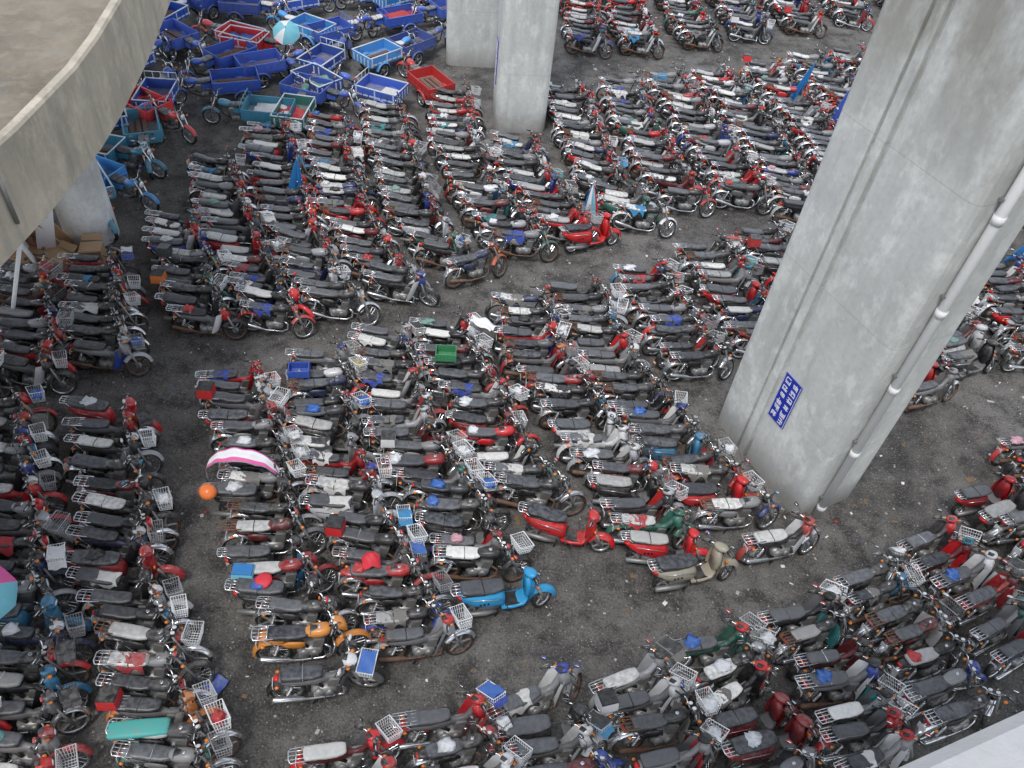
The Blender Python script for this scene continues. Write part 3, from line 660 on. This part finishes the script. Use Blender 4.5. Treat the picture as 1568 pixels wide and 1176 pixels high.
# ------------------------------------------------------------------ props
def closed_umbrella(x,y,cols,h=1.35,lean=(.1,.05),r=.22):
    b=MB(); b.tube([(0,0,.0),(0,0,.3+h+.12)],.012,'steel',6)
    n=16; N=8
    for i in range(n):
        mt=cols[i//2%len(cols)]
        a0,a1=2*math.pi*i/n,2*math.pi*(i+1)/n
        def fn(p,q):
            a=a0+(a1-a0)*p; rr=r*(1-q)**.8*(.72+.28*math.cos(a*8))+.012; return (rr*math.cos(a),rr*math.sin(a)*.8,.35+h*q)
        b.grid(fn,1,N,mt)
    return obj('folded_parasol',b.mesh('folded_parasol'),(x,y,.1),(lean[0],lean[1],0))
closed_umbrella(-6.29,17.95,['fabric_blue'],1.25,(.05,.12),.26); closed_umbrella(1.58,18.77,['fabric_blue','fabric_white','fabric_sky','fabric_red'],1.0,(.05,-.05),.24)
closed_umbrella(8.4,27.16,['fabric_blue'],1.4,(.05,.2),.18); closed_umbrella(9.42,25.59,['crate_blue'],1.4,(.0,.15),.2); closed_umbrella(13.02,18.74,['fabric_blue'],1.5,(.0,.3),.25)
def open_umbrella(x,y,z,cols,r=.75,tilt=(.2,.2)):
    b=MB(); b.tube([(0,0,-1.4),(0,0,.1)],.012,'steel',6)
    for i in range(8):
        a0,a1=2*math.pi*i/8,2*math.pi*(i+1)/8
        def fn(p,q):
            a=a0+(a1-a0)*p; rr=r*q*(1-.06*math.sin(p*math.pi)); return (rr*math.cos(a),rr*math.sin(a),-.3*q*q)
        b.grid(fn,4,5,cols[i%len(cols)])
        b.tube([(0,0,-.005),(r*.5*math.cos(a0),r*.5*math.sin(a0),-.085),(r*math.cos(a0),r*math.sin(a0),-.31)],.005,'steel',4)
    obj('open_umbrella',b.mesh('open_umbrella'),(x,y,z),(tilt[0],tilt[1],0))
open_umbrella(-7.55,5.58,1.45,['fabric_sky','fabric_pink','fabric_white','fabric_sky'],.5,(.1,.5)); open_umbrella(-8.68,25.97,1.4,['fabric_sky','fabric_sky','fabric_white'],.45,(.6,.2))
a=Vector((-5.38,8.66));c_=Vector((-4.0,8.76)); L=(c_-a).length; b=MB()
def arch(u,w):
    t=math.pi*u; s1=math.sin(t)
    return (L/2-L/2*math.cos(t),w*(.25+.75*s1)+.012*math.sin(u*30+w*9)*s1,.55+.85*s1**.8-.9*w*w+.01*math.sin(u*45))
def seg_(w0,w1,mt,k): b.grid(lambda u,v:arch(u,w0+(w1-w0)*v),40,k,mt)
seg_(-.20,-.18,'fabric_white',1); seg_(-.18,-.11,'fabric_pink',2); seg_(-.11,.0,'fabric_white',3); seg_(.0,.07,'basket',3); seg_(.07,.10,'fabric_pink',2)
b.tube([arch(i/24,-.19) for i in range(25)],.012,'steel',5)
obj('rain_canopy',b.mesh('rain_canopy'),(a.x,a.y,0),(0,0,math.atan2(c_.y-a.y,c_.x-a.x)))
b=MB(); helmet(b,(0,0,0),'helmet_orange'); o=obj('helmet',b.mesh('helmet'),(-5.15,8.16,.86),(0,.2,2.5)); o.scale=(1.25,)*3
def prop(name,fn,x,y,z,h=0,rot=(0,0)):
    b=MB(); fn(b); obj(name,b.mesh(name),(x,y,z),(rot[0],rot[1],math.radians(h)))
def crate(mat,sx,sy,sz):
    def f(b):
        b.box((0,0,.01),(sx,sy,.02),mat)
        for s_ in(-1,1):
            for k in range(4):
                z=.04+k*(sz-.04)/3.2
                b.box((0,s_*sy/2,z),(sx,.015,.035),mat); b.box((s_*sx/2,0,z),(.015,sy-.016,.035),mat)
            for k in range(6): b.box((-sx/2+.02+k*(sx-.04)/5,s_*(sy/2+.003),sz/2+.01),(.025,.014,sz-.02),mat)
            for q in(-1,1): b.box((s_*sx/2,q*sy/2,sz/2),(.03,.03,sz),mat)
    return f
prop('plastic_crate',crate('crate_green',.42,.3,.2),-1.47,12.29,.82,5); prop('plastic_crate',crate('crate_blue',.40,.28,.18),-4.36,11.32,.82,10)
prop('vinyl_seat_cover',lambda b:b.loft([(-.42,0,.10,.03),(-.38,0,.12,.05),(0,0,.13,.055),(.38,0,.12,.05),(.42,0,.1,.03)],'teal_vinyl',14,4),-4.73,4.06,.82,12)
prop('tarpaulin_scrap',lambda b:b.grid(lambda u,v:((u-.5)*.3,(v-.5)*.42,.03+.06*abs(math.sin(u*4+v*3))),8,8,'crate_blue'),-4.14,5.05,0.02,-20)
prop('plastic_sheet',lambda b:b.grid(lambda u,v:((u-.5)*.6,(v-.5)*.3,.04*math.sin(u*9+v*3)+.03*math.sin(v*11)-.1*abs(u-.5)),14,10,'fabric_white'),-.82,13.35,1.0,-25)
prop('red_cushion',lambda b:b.blob((0,0,0),(.14,.14,.05),'fabric_red',.15,2,14,8),-3.69,6.6,.82)
prop('red_rain_cape',lambda b:b.grid(lambda u,v:((u-.5)*.3,(v-.5)*.3,.1-.5*((u-.5)**2+(v-.5)**2)+.02*math.sin(u*15+v*9)),10,10,'fabric_red'),-2.02,7.16,.95,20)
prop('blue_pannier',lambda b:(b.box((0,0,0),(.36,.24,.10),'fabric_sky',.92),b.box((0,0,.06),(.34,.22,.02),'fabric_blue',.95)),-4.07,6.72,.82,5)
m=NT('timber',.8); n1=m.noise(m.coord('Object',(1,14,14)),3.,3.); m.base(m.mix(n1,(.58,.38,.20),(.30,.20,.11))); M['timber']=m.mat
b=MB(); rg=random.Random(4)
for i in range(10):
    a=rg.uniform(-.5,.5); b.X=Matrix.Translation((rg.uniform(-.7,.4),rg.uniform(-.1,.5),.85))@Matrix.Rotation(rg.uniform(-.5,.5),4,'X')@Matrix.Rotation(rg.uniform(-.6,.6),4,'Y')@Matrix.Rotation(a,4,'Z'); b.box((0,0,0),(rg.choice([.12,.25,.4]),.03,1.7),('timber','cardboard','timber','litter_white','cardboard')[i%5])
b.X=Matrix(); 
for i in range(5): b.box((0,-.1,.05+.06*i),(1.5,.7-.05*i,.05),'timber')
obj('timber_stack',b.mesh('timber_stack'),(-11.6,15.0,0))
def carton(b):
    b.box((0,0,.2),(.5,.4,.4),'cardboard'); b.X=Matrix.Translation((0,.24,.41))@Matrix.Rotation(.5,4,'X'); b.box((0,.09,0),(.48,.18,.008),'cardboard'); b.X=Matrix.Translation((0,-.24,.41))@Matrix.Rotation(-.6,4,'X'); b.box((0,-.09,0),(.48,.18,.008),'cardboard'); b.X=Matrix()
prop('cardboard_box',carton,-10.48,15.05,.0,15); prop('cardboard_box',carton,-11.05,14.6,.0,-20)
def striped(b):
    for i in range(8):
        b.grid(lambda u,v:((i+u)*.14-.56,.35*v+.03*math.sin((i+u)*2),1.5*(1-v)+.05*math.sin(u*3+i)),2,5,('fabric_blue','fabric_white','fabric_red')[i%3])
prop('striped_tarpaulin',striped,-11.9,14.4,.0,-50)
b=MB(); b.tube([(0,0,0),(.58,.89,2.2)],.045,'litter_white',8); obj('wooden_pole',b.mesh('wooden_pole'),(-11.04,12.07,0))
b=MB(); b.tube([(0,0,-.1),(0,0,.7)],.03,'steel',8); obj('drain_spout',b.mesh('drain_spout'),(-6.66,8.3,6.4))
# ------------------------------------------------------------------ camera, light, world
P=math.radians(46.1);CR,SR=.9932,.1166
cam=bpy.data.cameras.new('camera'); cam.sensor_width=36; cam.lens=28.47; cam.clip_start=.05; cam.clip_end=1000
co_=bpy.data.objects.new('camera',cam); COL.objects.link(co_); scene.camera=co_
R0=Vector((1,0,0)); U0=Vector((0,math.sin(P),math.cos(P))); Fw=Vector((0,math.cos(P),-math.sin(P)))
ri=R0*CR+U0*SR; up=-R0*SR+U0*CR
mt=Matrix((ri,up,-Fw)).transposed().to_4x4(); mt.translation=Vector((0,0,13.)); co_.matrix_world=mt
w=bpy.data.worlds.new('World'); scene.world=w; w.use_nodes=True; nt=w.node_tree; bg=nt.nodes['Background']
EL=math.radians(65); AZ=math.radians(200)
sk=nt.nodes.new('ShaderNodeTexSky'); sk.sky_type='NISHITA'; sk.sun_disc=False; sk.sun_elevation=EL; sk.sun_rotation=AZ
hs=nt.nodes.new('ShaderNodeHueSaturation'); hs.inputs['Saturation'].default_value=.4; hs.inputs['Value'].default_value=1.8; nt.links.new(sk.outputs[0],hs.inputs['Color']); nt.links.new(hs.outputs[0],bg.inputs[0]); bg.inputs[1].default_value=.15
sl=bpy.data.lights.new('sun','SUN'); sl.energy=1.5; sl.angle=math.radians(12); sl.color=(1,.975,.94); so=obj('sun',sl,(0,0,30))
dv=Vector((math.sin(AZ)*math.cos(EL),math.cos(AZ)*math.cos(EL),math.sin(EL)))
so.rotation_euler=dv.to_track_quat('Z','Y').to_euler()
scene.view_settings.view_transform='Standard'; scene.view_settings.look='None'; scene.view_settings.exposure=0
